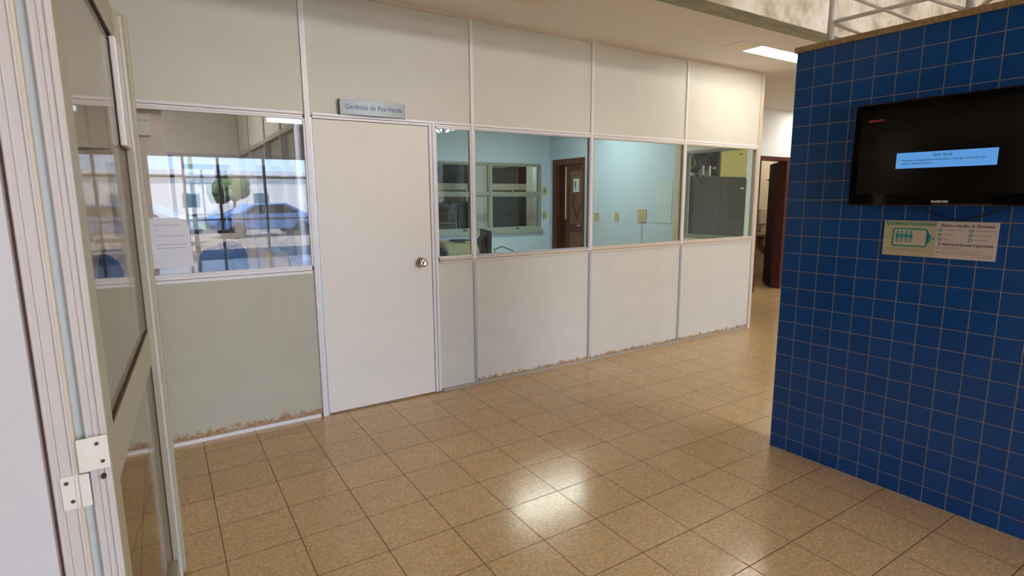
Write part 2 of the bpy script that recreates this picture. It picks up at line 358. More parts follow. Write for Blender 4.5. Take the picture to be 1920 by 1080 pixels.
for x in XM[2:]: B(x-.012, x+.012, YP, YP+.05, 0, 1.028, .002).build('lower_mullion', alum_grey, wf)
B(XE-.02, XE+.03, YP-.003, YP+.06, 0, 2.80, .003).build('end_post', alum_warm, wf)
mb = MB(); mb.box(1.700, 1.722, YP-.004, YP+.05, .01, 2.03, .002); mb.box(1.728, 1.750, YP-.002, YP+.05, .01, 2.03, .002); mb.box(1.72, 1.73, YP+.004, YP+.05, .01, 2.03, mi=1)
mb.build('door_jamb', [alum, alum_grey], wf)
B(.879, .887, YP+.002, YP+.05, 0, 2.02).build('door_jamb', alum_grey, wf)
segs = [(-4, XM[0]), (XM[0], .845), (.879, XM[2]), (XM[2], XM[3]), (XM[3], XM[4]), (XM[4], XE)]
for a, b in segs:
    mb = MB(); mb.box(a+.013, b-.013, YP+.001, YP+.045, 2.030, 2.048, .002); mb.box(a+.013, b-.013, YP+.001, YP+.045, 2.012, 2.0275, .002)
    mb.build('top_rail', alum, wf)
for i, (a, b) in enumerate([(-4, XM[0]), (XM[0], .845), (1.75, XM[2]), (XM[2], XM[3]), (XM[3], XM[4]), (XM[4], XE)]):
    am = alum if i < 2 else alum_warm
    mb = MB(); mb.box(a+.013, b-.013, YP-.001, YP+.045, 1.029, 1.049, .002); mb.box(a+.013, b-.013, YP+.001, YP+.045, 1.005, 1.026, .002)
    mb.build('sill_rail', am, wf)
    B(a+.013, b-.013, YP-.001, YP+.05, 0, .024, .002).build('bottom_rail', alum if i < 2 else alum_base, wf)
B(-4, XE+.03, YP-.001, YP+.05, 2.788, 2.81).build('head_rail', alum_warm, wf)
# windows of the partition
def pwindow(n, x0, x1, m, gl, label, fw_=.012):
    wn = struct('window_%d' % n, label, 'window', (0, 0, 0))
    mb = MB(); z0, z1 = 1.049, 2.012
    for a, b, cc, d in ((x0, x1, z0, z0+fw_), (x0, x1, z1-fw_, z1), (x0, x0+fw_, z0, z1), (x1-fw_, x1, z0, z1)): mb.box(a, b, YP+.004, YP+.03, cc, d, .0015)
    mb.build('window_frame', m, wn)
    B(x0+fw_, x1-fw_, YP+.014, YP+.019, z0+fw_, z1-fw_).build('window_pane', gl, wn)
    return wn
pwindow(1, XM[0]+.015, .845, alum, glass_office, 'wide office window left of the door, paper taped on it')
pwindow(2, 1.752, XM[2]-.013, alum, glass_clear, 'narrow window strip between the office door and the next panel')
pwindow(3, XM[2]+.013, XM[3]-.013, alum_grey, glass_clear, 'partition window showing the monitor and the brown inner door')
pwindow(4, XM[3]+.013, XM[4]-.013, alum_warm, glass_clear, 'partition window showing the pale blue wall with socket plates')
pwindow(5, XM[4]+.013, XE-.02, alum_warm, glass_clear, 'last partition window showing the grey cupboard')
# office door
dr = struct('door_1', 'plain cream office door with round satin knob in the partition', 'door', (.887, YP+.006, 0))
B(.002, .811, 0, .035, .012, 2.008, .002).build('door_leaf', door_board, dr)
kx = 1.607-.887
mb = MB(); RM = Matrix.Translation((kx, 0, 1.030)) @ Matrix.Rotation(math.pi/2, 4, 'X')
mb.lathe([(.001, -.002), (.036, -.001), (.036, .004), (.030, .010), (.016, .013), (.013, .030), (.018, .038), (.029, .045), (.032, .056), (.029, .066), (.018, .071), (.014, .069), (.001, .069)], RM, 28)
mb.build('door_knob', chrome, dr)

# name plate above the door
sg = thing('name_plate', 'curved brushed metal plate reading Gerência de Pos-Venda above the office door', 'sign', (1.068, YP-.004, 2.047))
mb = MB(); n = 14; Lw = .452; pts = []
for k in range(n+1):
    u = k/n; pts.append((u*Lw, -.012-.016*math.sin(math.pi*u)))
poly = pts+[(Lw, 0), (0, 0)]
mb.prism(poly, 'z', 0, .095); mb.build('plate', plate_m, sg)
B(-.005, .001, -.016, .0, -.003, .098, .001).build('end_cap', alum_line, sg); B(Lw-.001, Lw+.005, -.016, .0, -.003, .098, .001).build('end_cap', alum_grey, sg)
tx = text('lettering', 'Gerência de Pos-Venda', .044, text_blue, sg, (.033, 0, .036), width=.392)
for v in tx.data.vertices:   # wrap the letters round the plate
    u = (v.co.x+.033)/Lw; v.co.y = -.0125-.016*math.sin(math.pi*u)+(v.co.y)*1.0
# paper and sensor at the office window
pp = thing('paper_notice', 'white paper notice with faint lines taped to the office window', 'paper', (-.058, YP+.0125, 1.10))
mb = MB(); mb.prism([(0, .0), (.212, .006), (.205, .23), (.19, .268), (.155, .292), (0, .292)], 'y', 0, .0006); mb.build('sheet', paper_m, pp)
fl_ = mat('faint_print', '#b2b2c4', .8)
for z, a, b in ((.248, .03, .17), (.185, .035, .18), (.135, .035, .185), (.115, .035, .18)):
    mb = MB(); x = a
    while x < b: l = random.uniform(.008, .02); mb.box(x, min(x+l, b), -.0006, 0, z, z+.005); x += l+.004
    mb.build('print_line', fl_, pp)
sn = thing('motion_sensor', 'white plastic alarm sensor box on the post behind the office window', 'sensor', (-.03, 3.90, 1.86))
mb = MB(); mb.prism([(0, 0), (-.036, .0), (-.036, .095), (-.026, .122), (0, .125)], 'x', -.036, .036, bev=.003); mb.build('housing', mat('cream_plastic', '#e6dfd0', .4), sn)
B(-.033, .033, -.038, -.035, .083, .085).build('seam', alum_line, sn)

# ------------------------------------------------------------------ office behind window 1
of = struct('wall_office_right', 'inner office partition with glass upper part, running away from the window', 'wall')
XO = .80
B(XO, XO+.03, 3.85, 6.75, .02, 1.05).build('lower_board', office_board, of)
B(XO, XO+.03, 3.85, 6.75, 1.98, H).build('upper_board', office_upper, of)
m_ = mat('blue_lit_profile', '#9fb2cf', .3)  # blue light falling on the sill is put into its colour
B(XO-.01, XO+.04, 3.85, 6.75, 1.05, 1.085).build('sill_rail', m_, of); B(XO-.01, XO+.04, 3.85, 6.75, 1.955, 1.99).build('top_rail', alum_grey, of)
for y in (3.87, 4.35, 5.05, 5.95, 6.7): B(XO-.012, XO+.042, y-.012, y+.012, 0, H).build('mullion', alum_grey, of)
B(XO+.013, XO+.017, 3.85, 6.75, 1.085, 1.955).build('pane', glass_office, of)
ob = struct('wall_office_back', 'back partition of the office with glass door', 'wall')
m2_ = MB(); m2_.box(-4, .20, 6.75, 6.78, .0, 1.02); m2_.box(.78, .83, 6.75, 6.78, 0, 1.02);  m2_.box(-.75, .1, 6.75, 6.78, 1.0, 2.0); m2_.build('board', office_board, ob); B(-4, .83, 6.75, 6.78, 1.98, H).build('upper_board', office_upper, ob)
B(-4, .20, 6.745, 6.785, 1.02, 1.05).build('sill_rail', alum, ob); B(-4, .83, 6.745, 6.785, 1.95, 1.98).build('top_rail', alum_grey, ob)
for x in (.12, .19, .77): B(x-.015, x+.015, 6.74, 6.79, 0, 1.95).build('mullion', alum, ob)
B(-4, -.75, 6.762, 6.767, 1.05, 1.95).build('pane', glass_office, ob)
od = struct('door_2', 'office glass door with cream lower panel and small lock', 'door', (.205, 6.75, 0))
mb = MB(); mb.box(0, .06, 0, .03, 0, 1.95); mb.box(.49, .55, 0, .03, 0, 1.95); mb.box(.06, .49, 0, .03, 1.02, 1.14); mb.box(.06, .49, 0, .03, 1.87, 1.95); mb.box(.06, .49, 0, .03, 0, .1)
mb.build('door_frame', alum, od); B(.06, .49, .012, .02, .1, 1.02).build('door_panel', office_board, od); B(.06, .49, .013, .017, 1.14, 1.87).build('pane', glass_office, od)
MB().tube((.52, 0, .99), (.52, -.012, .99), .013).build('lock', alum_line, od)
MB().tube((.52, 0, 1.08), (.52, -.04, 1.08), .008).tube((.52, -.038, 1.08), (.42, -.038, 1.08), .007).build('handle', chrome, od)
ip = struct('trim_2', 'square cream post put in for the reflected door leaf frame, behind the paper notice', 'post'); B(-.20, .07, 3.905, 4.02, 0, H, .004).build('post', office_board, ip)  # solid stand-in for the leaf frame mirrored in the office window
ol = struct('wall_office_left', 'left wall of the office', 'wall'); B(-2.6, -2.5, 3.86, 6.74, 0, H).build('wall_board', beige_wall, ol)
# blue chairs
blue_f = mat('blue_fabric', '#203a66', .85, noise=.12, nscale=160, bump=.2)
def chair(x, y, rz, label):
    r = thing('office_chair', label, 'chair', (x, y, 0), rz, 'blue chairs in the office')
    mb = MB(); mb.box(-.24, .24, -.24, .22, .44, .52, .03); mb.build('seat', blue_f, r)
    mb = MB()
    prof = [(-.205, .60), (-.225, .75), (-.22, .92), (-.19, 1.03), (-.12, 1.09), (0, 1.105), (.12, 1.09), (.19, 1.03), (.22, .92), (.225, .75), (.205, .60), (.1, .57), (-.1, .57)]
    mb.prism(prof, 'y', .19, .26, bev=.02); mb.build('backrest', blue_f, r)
    B(-.03, .03, .255, .28, .42, .75, .005).build('back_support', black_matte, r)
    for sx in (-1, 1):
        mb = MB(); mb.path([(sx*.25, -.1, .46), (sx*.29, -.12, .56), (sx*.29, -.1, .67), (sx*.29, .12, .68)], .014); mb.build('armrest', black_matte, r)
    MB().tube((0, 0, .08), (0, 0, .44), .025).build('gas_lift', black_matte, r)
    for k in range(5):
        a = k*math.tau/5; MB().path([(0, 0, .10), (.16*math.cos(a), .16*math.sin(a), .095), (.30*math.cos(a), .30*math.sin(a), .065)], .018).build('base_leg', black_matte, r)
        MB().tube((.30*math.cos(a)-.012*math.sin(a), .30*math.sin(a)+.012*math.cos(a), .03), (.30*math.cos(a)+.012*math.sin(a), .30*math.sin(a)-.012*math.cos(a), .03), .03).build('caster', black_matte, r)
    return r
chair(.20, 5.2, math.radians(-58), 'blue fabric office chair in front, its back nearest the window sill')
chair(.36, 5.85, math.radians(-60), 'blue fabric office chair behind, beside the inner glass door')
chair(-.55, 5.4, math.radians(200), 'blue fabric office chair seen through the open glass leaf')
# office ceiling fitting (out of sight from the hall, added to light the office)
def fitting(name, x0, x1, y0, y1, label, power, lit0=0, group='recessed ceiling lights'):
    t = thing(name, label, 'light', ((x0+x1)/2, (y0+y1)/2, H), 0, group)
    a, b = (x1-x0)/2, (y1-y0)/2
    mb = MB(); mb.box(-a+.001, a-.001, -b+.001, -b+.012, -.004, .10); mb.box(-a+.001, a-.001, b-.012, b-.001, -.004, .10); mb.box(-a+.001, -a+.012, -b+.012, b-.012, -.004, .10); mb.box(a-.012, a-.001, -b+.012, b-.012, -.004, .10); mb.box(-a+.001, a-.001, -b+.001, b-.001, .10, .11)
    mb.build('housing', ceil_m, t)
    lm = D.materials.get('diffuser_%g' % power) or mat('diffuser_%g' % power, '#fffaf0', .6, emit=power, ecol='#fff8ea')
    off = mat('unlit_diffuser', '#efe9d6', .6)
    if lit0: B(-a+.012, -a+lit0, -b+.012, b-.012, -.002, .004).build('cover', off, t)
    if power: B(-a+lit0+.012, a-.012, -b+.012, b-.012, -.002, .004).build('diffuser', lm, t)
    else: B(-a+.012, a-.012, -b+.012, b-.012, -.002, .004).build('diffuser', off, t)
    return t
fitting('ceiling_light', 4.36, 5.61, LY[0], LY[1], 'glowing recessed ceiling light beside the top of the blue wall', 22, .29)
fitting('ceiling_light', 8.5, 9.75, 4.72, 4.94, 'recessed ceiling light further down the corridor, close to the toilet door', 34)
fitting('ceiling_light', 1.17, 2.42, LY[0], LY[1], 'unlit recessed ceiling light at the top edge above the partition', 0)
fitting('ceiling_light', 3.8, 5.05, 5.83, 6.07, 'recessed ceiling light inside the pale blue room', 48)
fitting('ceiling_light', 9.0, 10.2, 5.7, 5.9, 'ceiling light added to brighten the tiled toilet', 20, group='recessed ceiling lights')  # lamp added to lift the dark toilet
fitting('ceiling_light', 5.0, 6.25, 7.92, 8.10, 'ceiling light added to brighten the store room', 36)  # added lamp, brightens what shows through the back window
fitting('ceiling_light', -1.2, 0, 5.0, 5.24, 'unseen recessed ceiling light added to brighten the office with blue chairs', 38)  # added out of view so the office is not too dark

# ------------------------------------------------------------------ pale blue room
br = struct('wall_room_back', 'pale blue back wall with white framed window', 'wall')
WX0, WX1, WZ0, WZ1, YR = 3.50, 5.46, .985, 2.06, 7.70
mb = MB(); mb.box(.87, WX0, YR, YR+.12, 0, H); mb.box(WX1, 5.65, YR, YR+.12, 0, H); mb.box(WX0, WX1, YR, YR+.12, 0, WZ0); mb.box(WX0, WX1, YR, YR+.12, WZ1, H); mb.build('wall_board', blue_paint, br)
rl = struct('wall_room_left', 'cream board wall between office and pale blue room', 'wall'); B(.845, .87, 3.86, 7.7, 0, 1.03).build('wall_board', beige_wall, rl); B(.845, .87, 3.86, 7.7, 2.0, H).build('wall_board', beige_wall, rl)
rr_ = struct('wall_room_right', 'pale blue wall with door and socket plates', 'wall')
mb = MB(); XR = 5.65
mb.box(XR, XR+.10, 7.60, 7.82, 0, H); mb.box(XR, XR+.10, 4.99, 6.78, 0, H); mb.box(XR, XR+.10, 6.78, 7.60, 2.12, H); mb.build('wall_board', blue_paint, rr_)
B(XR-.004, XR+.09, 4.82, 4.99, 0, H).build('pillar', mat('pillar_paint', '#c9c2b0', .7), rr_)
mb = MB(); mb.box(XR, XR+.03, 3.86, 4.82, 0, 1.0); mb.box(XR, XR+.03, 3.86, 4.82, 2.06, H); mb.build('board', white_wall, rr_)
wn = struct('window_6', 'side window of the pale blue room facing the grey cupboard', 'window')
mb = MB()
al_green = mat('grey_green_aluminium', '#93a197', .35)
for a, b, cc, d in ((3.86, 4.82, 1.0, 1.035), (3.86, 4.82, 2.025, 2.06), (3.86, 3.885, 1.035, 2.025), (4.795, 4.82, 1.035, 2.025)): mb.box(XR-.01, XR+.04, a, b, cc, d, .002)
mb.build('window_frame', al_green, wn); B(XR+.01, XR+.015, 3.885, 4.795, 1.035, 2.025).build('window_pane', glass_clear, wn)
wn = struct('window_7', 'four pane aluminium window in the pale blue back wall', 'window')
mb = MB()
def fr(mb, x0, x1, z0, z1, t, y0, y1):
    mb.box(x0, x1, y0, y1, z0, z0+t, .002); mb.box(x0, x1, y0, y1, z1-t, z1, .002); mb.box(x0, x0+t, y0, y1, z0+t, z1-t, .002); mb.box(x1-t, x1, y0, y1, z0+t, z1-t, .002)
fr(mb, WX0, WX1, WZ0, WZ1, .032, YR-.02, YR+.06); mb.box(4.46, 4.50, YR-.015, YR+.05, WZ0, WZ1, .002); mb.box(WX0, WX1, YR-.018, YR+.05, 1.545, 1.58, .002)
mb.build('window_frame', al_green, wn)
for x0, x1 in ((WX0+.032, 4.46), (4.50, WX1-.032)):
    for z0, z1 in ((WZ0+.032, 1.545), (1.58, WZ1-.032)):
        mb = MB(); fr(mb, x0, x1, z0, z1, .02, YR-.005, YR+.03); mb.build('sash', al_green, wn); B(x0+.02, x1-.02, YR+.01, YR+.014, z0+.02, z1-.02).build('window_pane', glass_clear, wn)
for x in (3.98, 4.95): B(x, x+.05, YR-.04, YR-.01, 1.0, 1.02, .003).build('latch', black_matte, wn)
tr_ = struct('trim_3', 'white window ledge under the back window', 'ledge'); B(WX0-.05, WX1+.02, YR-.06, YR, WZ0-.05, WZ0, .004).build('ledge', al_green, tr_)
sock_m = mat('yellowed_plastic', '#b3ae84', .5)
def plate(loc, rz, w_, h_, label, kind_='socket', hole=2):
    t = thing('socket_plate' if kind_ == 'socket' else 'switch_plate', label, 'socket', loc, rz)
    B(-w_/2, w_/2, -.012, 0, -h_/2, h_/2, .003).build('cover', sock_m, t)
    if hole == 2:
        for d in (-.01, .01): MB().tube((d, -.011, 0), (d, -.014, 0), .004).build('pin_hole', black_matte, t)
    elif hole == 1: MB().tube((0, -.011, 0), (0, -.015, 0), .015).build('dial', black_matte, t)
    return t
plate((5.54, YR, 1.617), 0, .075, .12, 'yellowed switch plate with dark round dial beside the back window', 'switch', 1)
plate((5.54, YR, 1.206), 0, .075, .12, 'yellowed socket plate below the round dial switch', hole=2)
plate((XR, 6.487, 1.205), -math.pi/2, .10, .13, 'socket plate nearest the brown inner door', hole=0)
plate((XR, 6.042, 1.216), -math.pi/2, .085, .13, 'middle one of the three socket plates on the pale blue wall', hole=0)
bp_ = plate((XR, 5.543, 1.242), -math.pi/2, .16, .18, 'large square socket plate with a cable hanging down', hole=0)
cb = tag(MB().path([(XR-.018, 5.535, 1.23), (XR-.016, 5.537, .9), (XR-.012, 5.54, .35)], .004).build('cable', mat('grey_cable', '#8d9aa0', .6)), 'thin grey cable hanging from the large square socket plate', 'cable')
pn = struct('trim_4', 'pale closed blanking panel on the blue wall near the pillar', 'panel'); B(XR-.006, XR, 5.02, 5.30, 1.16, 1.70).build('panel', mat('pale_panel', '#c2dbe2', .5), pn)
# brown door on the right wall
dd = struct('door_3', 'dark brown wooden door with glazed carved middle in pale blue room', 'door', (XR, 0, 0))
mb = MB(); mb.box(-.02, .10, 7.49, 7.60, 0, 2.12); mb.box(-.02, .10, 6.78, 6.82, 0, 2.12); mb.box(-.02, .10, 6.82, 7.49, 2.03, 2.12); mb.build('door_frame', wood_dark, dd)
mb = MB(); mb.box(.03, .07, 7.20, 7.30, 0, 2.03); mb.box(.03, .07, 6.82, 6.86, 0, 2.03); mb.box(.03, .07, 6.86, 7.20, 1.93, 2.03); mb.box(.03, .07, 6.86, 7.20, .95, 1.08); mb.box(.03, .07, 6.86, 7.20, 0, .2); mb.build('door_leaf', wood_dark, dd)
B(.04, .055, 6.86, 7.20, .2, 1.93).build('door_panel', mat('brown_panel', '#6b5240', .5, noise=.15, nscale=10), dd)
B(.06, .09, 7.30, 7.49, 0, 2.03).build('side_panel', wood_black, dd)
B(.02, .03, 7.285, 7.30, 1.15, 2.0).build('edge_strip', white_wall, dd)
mb = MB()
for k in range(7):
    a = k*.42; y0, z0 = 7.02, 1.28
    mb.path([(.036, y0, z0-.14), (.034, y0+.06*math.sin(a*2.1), z0), (.034, y0+.14*math.cos(a*1.3), z0+.1+.05*math.sin(a*3)), (.036, y0+.15*math.sin(a*1.7), z0+.28)], .004, 6)
mb.build('iron_scroll', black_matte, dd)
MB().tube((.03, 6.90, 1.06), (-.01, 6.90, 1.06), .01).tube((-.01, 6.90, 1.06), (-.01, 6.98, 1.06), .009).build('door_handle', chrome, dd)
st = thing('restroom_sign', 'small white and blue restroom sticker on the dark brown door', 'sign', (XR+.028, 7.10, 1.59), -math.pi/2)
B(-.0, .15, -.001, 0, 0, .21).build('sheet', mat('sticker_white', '#c9e0e6', .5), st)
sb_ = mat('sticker_blue', '#2d6fa3', .5)
mb = MB(); mb.tube((.05, -.001, .165), (.05, -.002, .165), .013); mb.box(.032, .068, -.002, -.001, .09, .148); mb.box(.038, .048, -.002, -.001, .03, .09); mb.box(.052, .062, -.002, -.001, .03, .09); mb.build('figure', sb_, st)
# desk with printer and monitor by the partition
dk = thing('desk', 'cream desk under the partition window in the pale blue room', 'desk', (1.75, 3.90, 0))
B(0, 1.25, 0, .75, .72, .75, .004).build('desk_top', office_board, dk)
for x in (.02, 1.20): B(x, x+.03, .03, .70, 0, .72).build('side_panel', office_board, dk)
B(.05, 1.20, .66, .68, .25, .72).build('modesty_panel', office_board, dk)
pr_ = thing('printer', 'rounded cream printer standing on the desk beside the monitor', 'printer', (2.02, 4.40, .75))
cream = mat('printer_plastic', '#cbcf9e', .45)
mb = MB(); mb.prism([(-.17, 0), (.17, 0), (.17, .24), (.12, .34), (.02, .385), (-.12, .37), (-.17, .30)], 'x', .02, .33, bev=.018); mb.build('body', cream, pr_)
B(.10, .24, -.16, -.03, .383, .392, .002).build('vent', black_matte, pr_)
B(-.02, .022, -.12, .14, .10, .30, .004).build('output_tray', black_matte, pr_)
B(.05, .30, -.178, -.165, .08, .13, .003).build('paper_slot', mat('printer_grey', '#8f9483', .5), pr_)
bx = thing('document_tray', 'black stacked document tray left of the cream printer', 'tray', (1.825, 4.25, .75))
for z in (0, .09, .18, .27):
    mb = MB(); mb.box(0, .17, 0, .25, z, z+.006); mb.box(0, .005, 0, .25, z, z+.07); mb.box(.165, .17, 0, .25, z, z+.07); mb.box(0, .17, .245, .25, z, z+.07); mb.build('shelf', black_matte, bx)
mn = thing('monitor', 'black flat monitor seen from its side on the desk', 'monitor', (2.53, 4.45, .75), math.radians(70))
B(-.22, .22, -.02, .015, .11, .46, .006).build('screen_case', black_matte, mn)
B(-.20, .20, -.022, -.019, .13, .44).build('screen', black_screen, mn)
mb = MB(); mb.prism([(.015, .16), (.06, .2), (.06, .36), (.015, .42)], 'x', -.14, .14, bev=.006); mb.build('rear_case', black_matte, mn)
B(-.03, .03, .0, .05, .01, .2, .004).build('neck', black_matte, mn); B(-.12, .12, -.08, .11, 0, .015, .004).build('foot', black_matte, mn)
tag(MB().path([(2.59, 4.34, .98), (2.52, 4.28, 1.04), (2.56, 4.20, 1.07), (2.62, 4.12, 1.035), (2.70, 4.05, .90), (2.72, 4.02, .755)], .004).build('cable', black_matte), 'thin black cable looping off the back of the monitor', 'cable')

# ------------------------------------------------------------------ store room seen through the back window
sr = struct('wall_store_back', 'beige rear wall of the store room', 'wall'); B(2.4, 7.5, 10.6, 10.7, 0, H).build('wall_board', beige_wall, sr)
cl = struct('trim_5', 'white and beige square column just behind the back window', 'column')
B(4.50, 4.66, 8.25, 8.5, 0, H).build('white_face', white_wall, cl); B(4.66, 4.77, 8.25, 8.5, 0, H).build('beige_face', beige_wall, cl)
c2 = struct('trim_6', 'white pillar at the right edge of the back window', 'column'); B(5.64, 5.80, 8.2, 8.4, 0, H).build('pillar', white_wall, c2)
wb_ = thing('workbench', 'beige workbench on square legs in the store room', 'bench', (4.0, 9.3, 0))
B(0, 2.8, 0, .6, 1.66, 1.78).build('bench_top', beige_wall, wb_)
for x in (.05, .9, 1.35, 1.9, 2.65): B(x, x+.06, .02, .08, 0, 1.66).build('leg', white_wall, wb_)
tb = thing('dark_board', 'dark blue board standing under the store room bench', 'board', (5.4, 9.15, 0)); B(0, 1.35, 0, .05, .4, 1.58).build('panel', mat('dark_teal', '#133646', .6, spec=.3), tb)
for x in (.1, 1.2): B(x, x+.05, -.1, .15, 0, .4).build('foot', black_matte, tb)
for i, (x, z, w_, h_, lab) in enumerate(((4.15, 1.78, .85, .38, 'dark box on the store room bench, left end'), (5.35, 1.78, .7, .30, 'dark grey case on the store room bench, middle'), (6.1, 1.78, .6, .35, 'dark brown case on the store room bench, right end'))):
    t = thing('storage_box', lab, 'box', (x, 9.4, z)); B(0, w_, 0, .4, 0, h_-.04, .01).build('body', [black_matte, black_matte, wood_black][i], t); B(-.01, w_+.01, -.01, .41, h_-.04, h_, .008).build('lid', black_matte, t)
tv2 = thing('old_television', 'large dark television standing under the bench left end', 'television', (3.95, 8.7, .9))
B(0, .95, 0, .12, 0, .55, .01).build('case', black_matte, tv2); B(.04, .91, -.004, .001, .05, .5).build('screen', black_screen, tv2); B(.25, .7, .01, .11, -.9, 0, .01).build('stand', black_matte, tv2)
ch = thing('metal_chair', 'grey tubular chair frame in front of the dark television', 'chair', (3.75, 8.3, 0))
g_ = mat('grey_tube', '#8d9187', .4)
MB().path([(0, 0, 0), (0, .02, 1.25), (.42, .02, 1.27), (.42, 0, 0)], .014).build('frame', g_, ch); MB().tube((0, .01, 1.1), (.42, .01, 1.1), .012).build('cross_bar', g_, ch); B(0, .42, -.38, .0, .44, .47, .01).build('seat', g_, ch)
for x in (.0, .42): MB().tube((x, -.36, 0), (x, -.36, .45), .013).build('leg', g_, ch)

# ------------------------------------------------------------------ corridor beyond the partition
YH = 5.25
hb = struct('wall_hall_back', 'white corridor wall with dark brown toilet door', 'wall')
mb = MB(); mb.box(5.75, 7.77, YH, YH+.12, 0, H); mb.box(8.57, 12, YH, YH+.12, 0, H); mb.box(7.77, 8.57, YH, YH+.12, 2.11, H); mb.build('wall_board', white_wall, hb)
d4 = struct('door_4', 'dark brown toilet door standing open at the end of the corridor', 'door', (0, YH, 0))
mb = MB(); mb.box(7.77, 7.83, -.02, .14, 0, 2.11, .004); mb.box(8.50, 8.57, -.02, .14, 0, 2.11, .004); mb.box(7.83, 8.50, -.02, .14, 2.05, 2.11, .004); mb.build('door_frame', wood_dark, d4)
lf = B(0, .66, 0, .035, .01, 2.04, .003).build('door_leaf', wood_black, d4); lf.location = (8.50, .10, 0); lf.rotation_euler = (0, 0, math.radians(43))
hd = MB().tube((.6, 0, 1.0), (.6, -.05, 1.0), .008).tube((.6, -.05, 1.0), (.5, -.05, 1.0), .008).build('door_handle', chrome, lf)
bath_t = tile_mat('bath_tiles', .30, .30, .004, ('#d3c6ae', '#cfc1a8'), '#a8957a', .1, .02, 'xz', .3, None, .3)
tw_ = struct('wall_toilet', 'beige tiled toilet wall behind the sink', 'wall')
B(7.2, 11, 6.301, 6.4, 0, H).build('wall_board', bath_t, tw_)
for x_, nm_, lb_ in ((7.1, 'wall_toilet_left', 'left tiled toilet wall'), (11, 'wall_toilet_right', 'right tiled toilet wall')):
    q_ = struct(nm_, lb_, 'wall'); B(x_, x_+.1, 5.37, 6.4, 0, H).build('wall_board', bath_t, q_)
sk = thing('vanity_counter', 'brown granite wash counter inside the toilet', 'counter', (9.0, 5.85, 0))
B(0, .75, 0, .45, .80, .84, .004).build('counter_top', granite, sk); B(0, .75, 0, .03, .62, .82).build('apron', granite, sk)
mb = MB(); mb.lathe([(.03, .45), (.06, .47), (.12, .55), (.18, .66), (.2, .79), (.001, .79)], Matrix.Translation((.37, .22, 0)), 24); mb.build('basin', mat('brown_ceramic', '#6b5647', .2), sk)
MB().path([(.4, .38, .83), (.4, .38, .95), (.4, .3, .98), (.4, .25, .93)], .01).build('tap', chrome, sk)
ds = thing('towel_dispenser', 'cream towel dispenser on the toilet wall above the counter', 'dispenser', (9.45, 6.3, 1.0)); B(-.14, .14, -.12, 0, 0, .28, .012).build('case', mat('dispenser_plastic', '#cdbda4', .35), ds); B(-.1, .1, -.1, -.02, -.01, .0).build('slot', black_matte, ds)
hk = thing('robe_hook', 'small dark hook on the toilet wall tiles', 'hook', (9.62, 6.3, 1.8)); MB().tube((0, 0, 0), (0, -.04, 0), .012).build('stem', chrome, hk); MB().sphere((0, -.045, 0), .018).build('knob', black_matte, hk)
# grey cupboard with things on top
cp = thing('steel_cupboard', 'tall dark grey two door steel cupboard against the corridor wall', 'cupboard', (5.78, 4.80, 0))
st_m = mat('dark_grey_steel', '#3e4039', .45, noise=.06, nscale=5)
B(0, 1.10, .02, .44, .06, 1.76, .004).build('body', st_m, cp)
for i, x in enumerate((.008, .556)):
    d_ = B(x, x+.536, 0, .022, .08, 1.735, .003).build('door', st_m, cp)
    hx = x+.49 if i == 0 else x+.045
    MB().tube((hx, 0, .92), (hx, -.025, .92), .008).tube((hx, -.025, .87), (hx, -.025, .97), .006).build('handle', chrome, d_)
for x in (.03, 1.03):
    for y in (.05, .38): B(x, x+.04, y, y+.04, 0, .062).build('foot', black_matte, cp)
lb = tag(B(6.74, 6.82, 4.797, 4.799, 1.60, 1.62).build('label_sticker', white_wall), 'small white label strip at the top corner of the grey cupboard', 'label')
yb = thing('cardboard_box', 'large yellow box on the right end of the grey cupboard', 'box', (6.36, 4.84, 1.76))
B(0, .56, 0, .38, 0, .56, .008).build('carton', mat('yellow_card', '#d9c476', .6, noise=.05, nscale=6), yb); B(.34, .44, -.003, 0, .44, .50).build('sticker', white_wall, yb); B(.38, .44, -.003, 0, .30, .315).build('print_mark', black_matte, yb)
B(0, .56, .185, .195, .559, .563).build('tape', mat('card_tape', '#b8a262', .4), yb)
mc = thing('motor_unit', 'dark blue motor unit on white brackets on top of the cupboard', 'machine', (5.95, 4.85, 1.76))
nb_ = mat('navy_metal', '#1a2233', .5)
MB().tube((.03, .15, .17), (.27, .15, .17), .11, n=24).build('motor_body', nb_, mc)
for x in (.08, .14, .20): MB().tube((x, .15, .17), (x+.012, .15, .17), .118, n=24).build('cooling_rib', nb_, mc)
MB().tube((.0, .15, .17), (.03, .15, .17), .07, n=20).build('end_bell', mat('bare_metal', '#9a958b', .4, metal=.5), mc)
for x in (.09, .22): B(x, x+.03, .02, .10, 0, .14, .003).build('bracket', white_wall, mc)
B(.0, .30, .0, .28, 0, .012, .002).build('base_plate', mat('rusty_metal', '#7d6a5a', .7), mc)
B(.18, .34, .05, .27, .27, .42, .008).build('terminal_box', nb_, mc)
MB().path([(.02, .03, .08), (-.06, 0, .12), (-.08, -.02, .02), (-.05, -.055, -.06), (-.01, -.06, -.10), (.04, -.055, -.06), (.03, -.03, .02)], .008).build('hose', black_matte, mc)
mb = MB()
for k in range(9): mb.tube((-.04+.03*math.cos(k), .1+.02*k, .2+.03*math.sin(k*2)), (.03, .12, .12+.02*k), .007)
mb.build('wiring', mat('grey_wire', '#55504c', .6), mc)
fr_ = thing('steel_rack', 'dark upright metal rack between the motor and the yellow box', 'frame', (6.31, 4.86, 1.76))
B(0, .05, 0, .3, 0, .52, .004).build('upright', nb_, fr_); B(-.015, 0, .02, .06, .1, .13, .002).build('arm', white_wall, fr_); B(-.015, 0, .02, .06, .38, .41, .002).build('arm', white_wall, fr_)
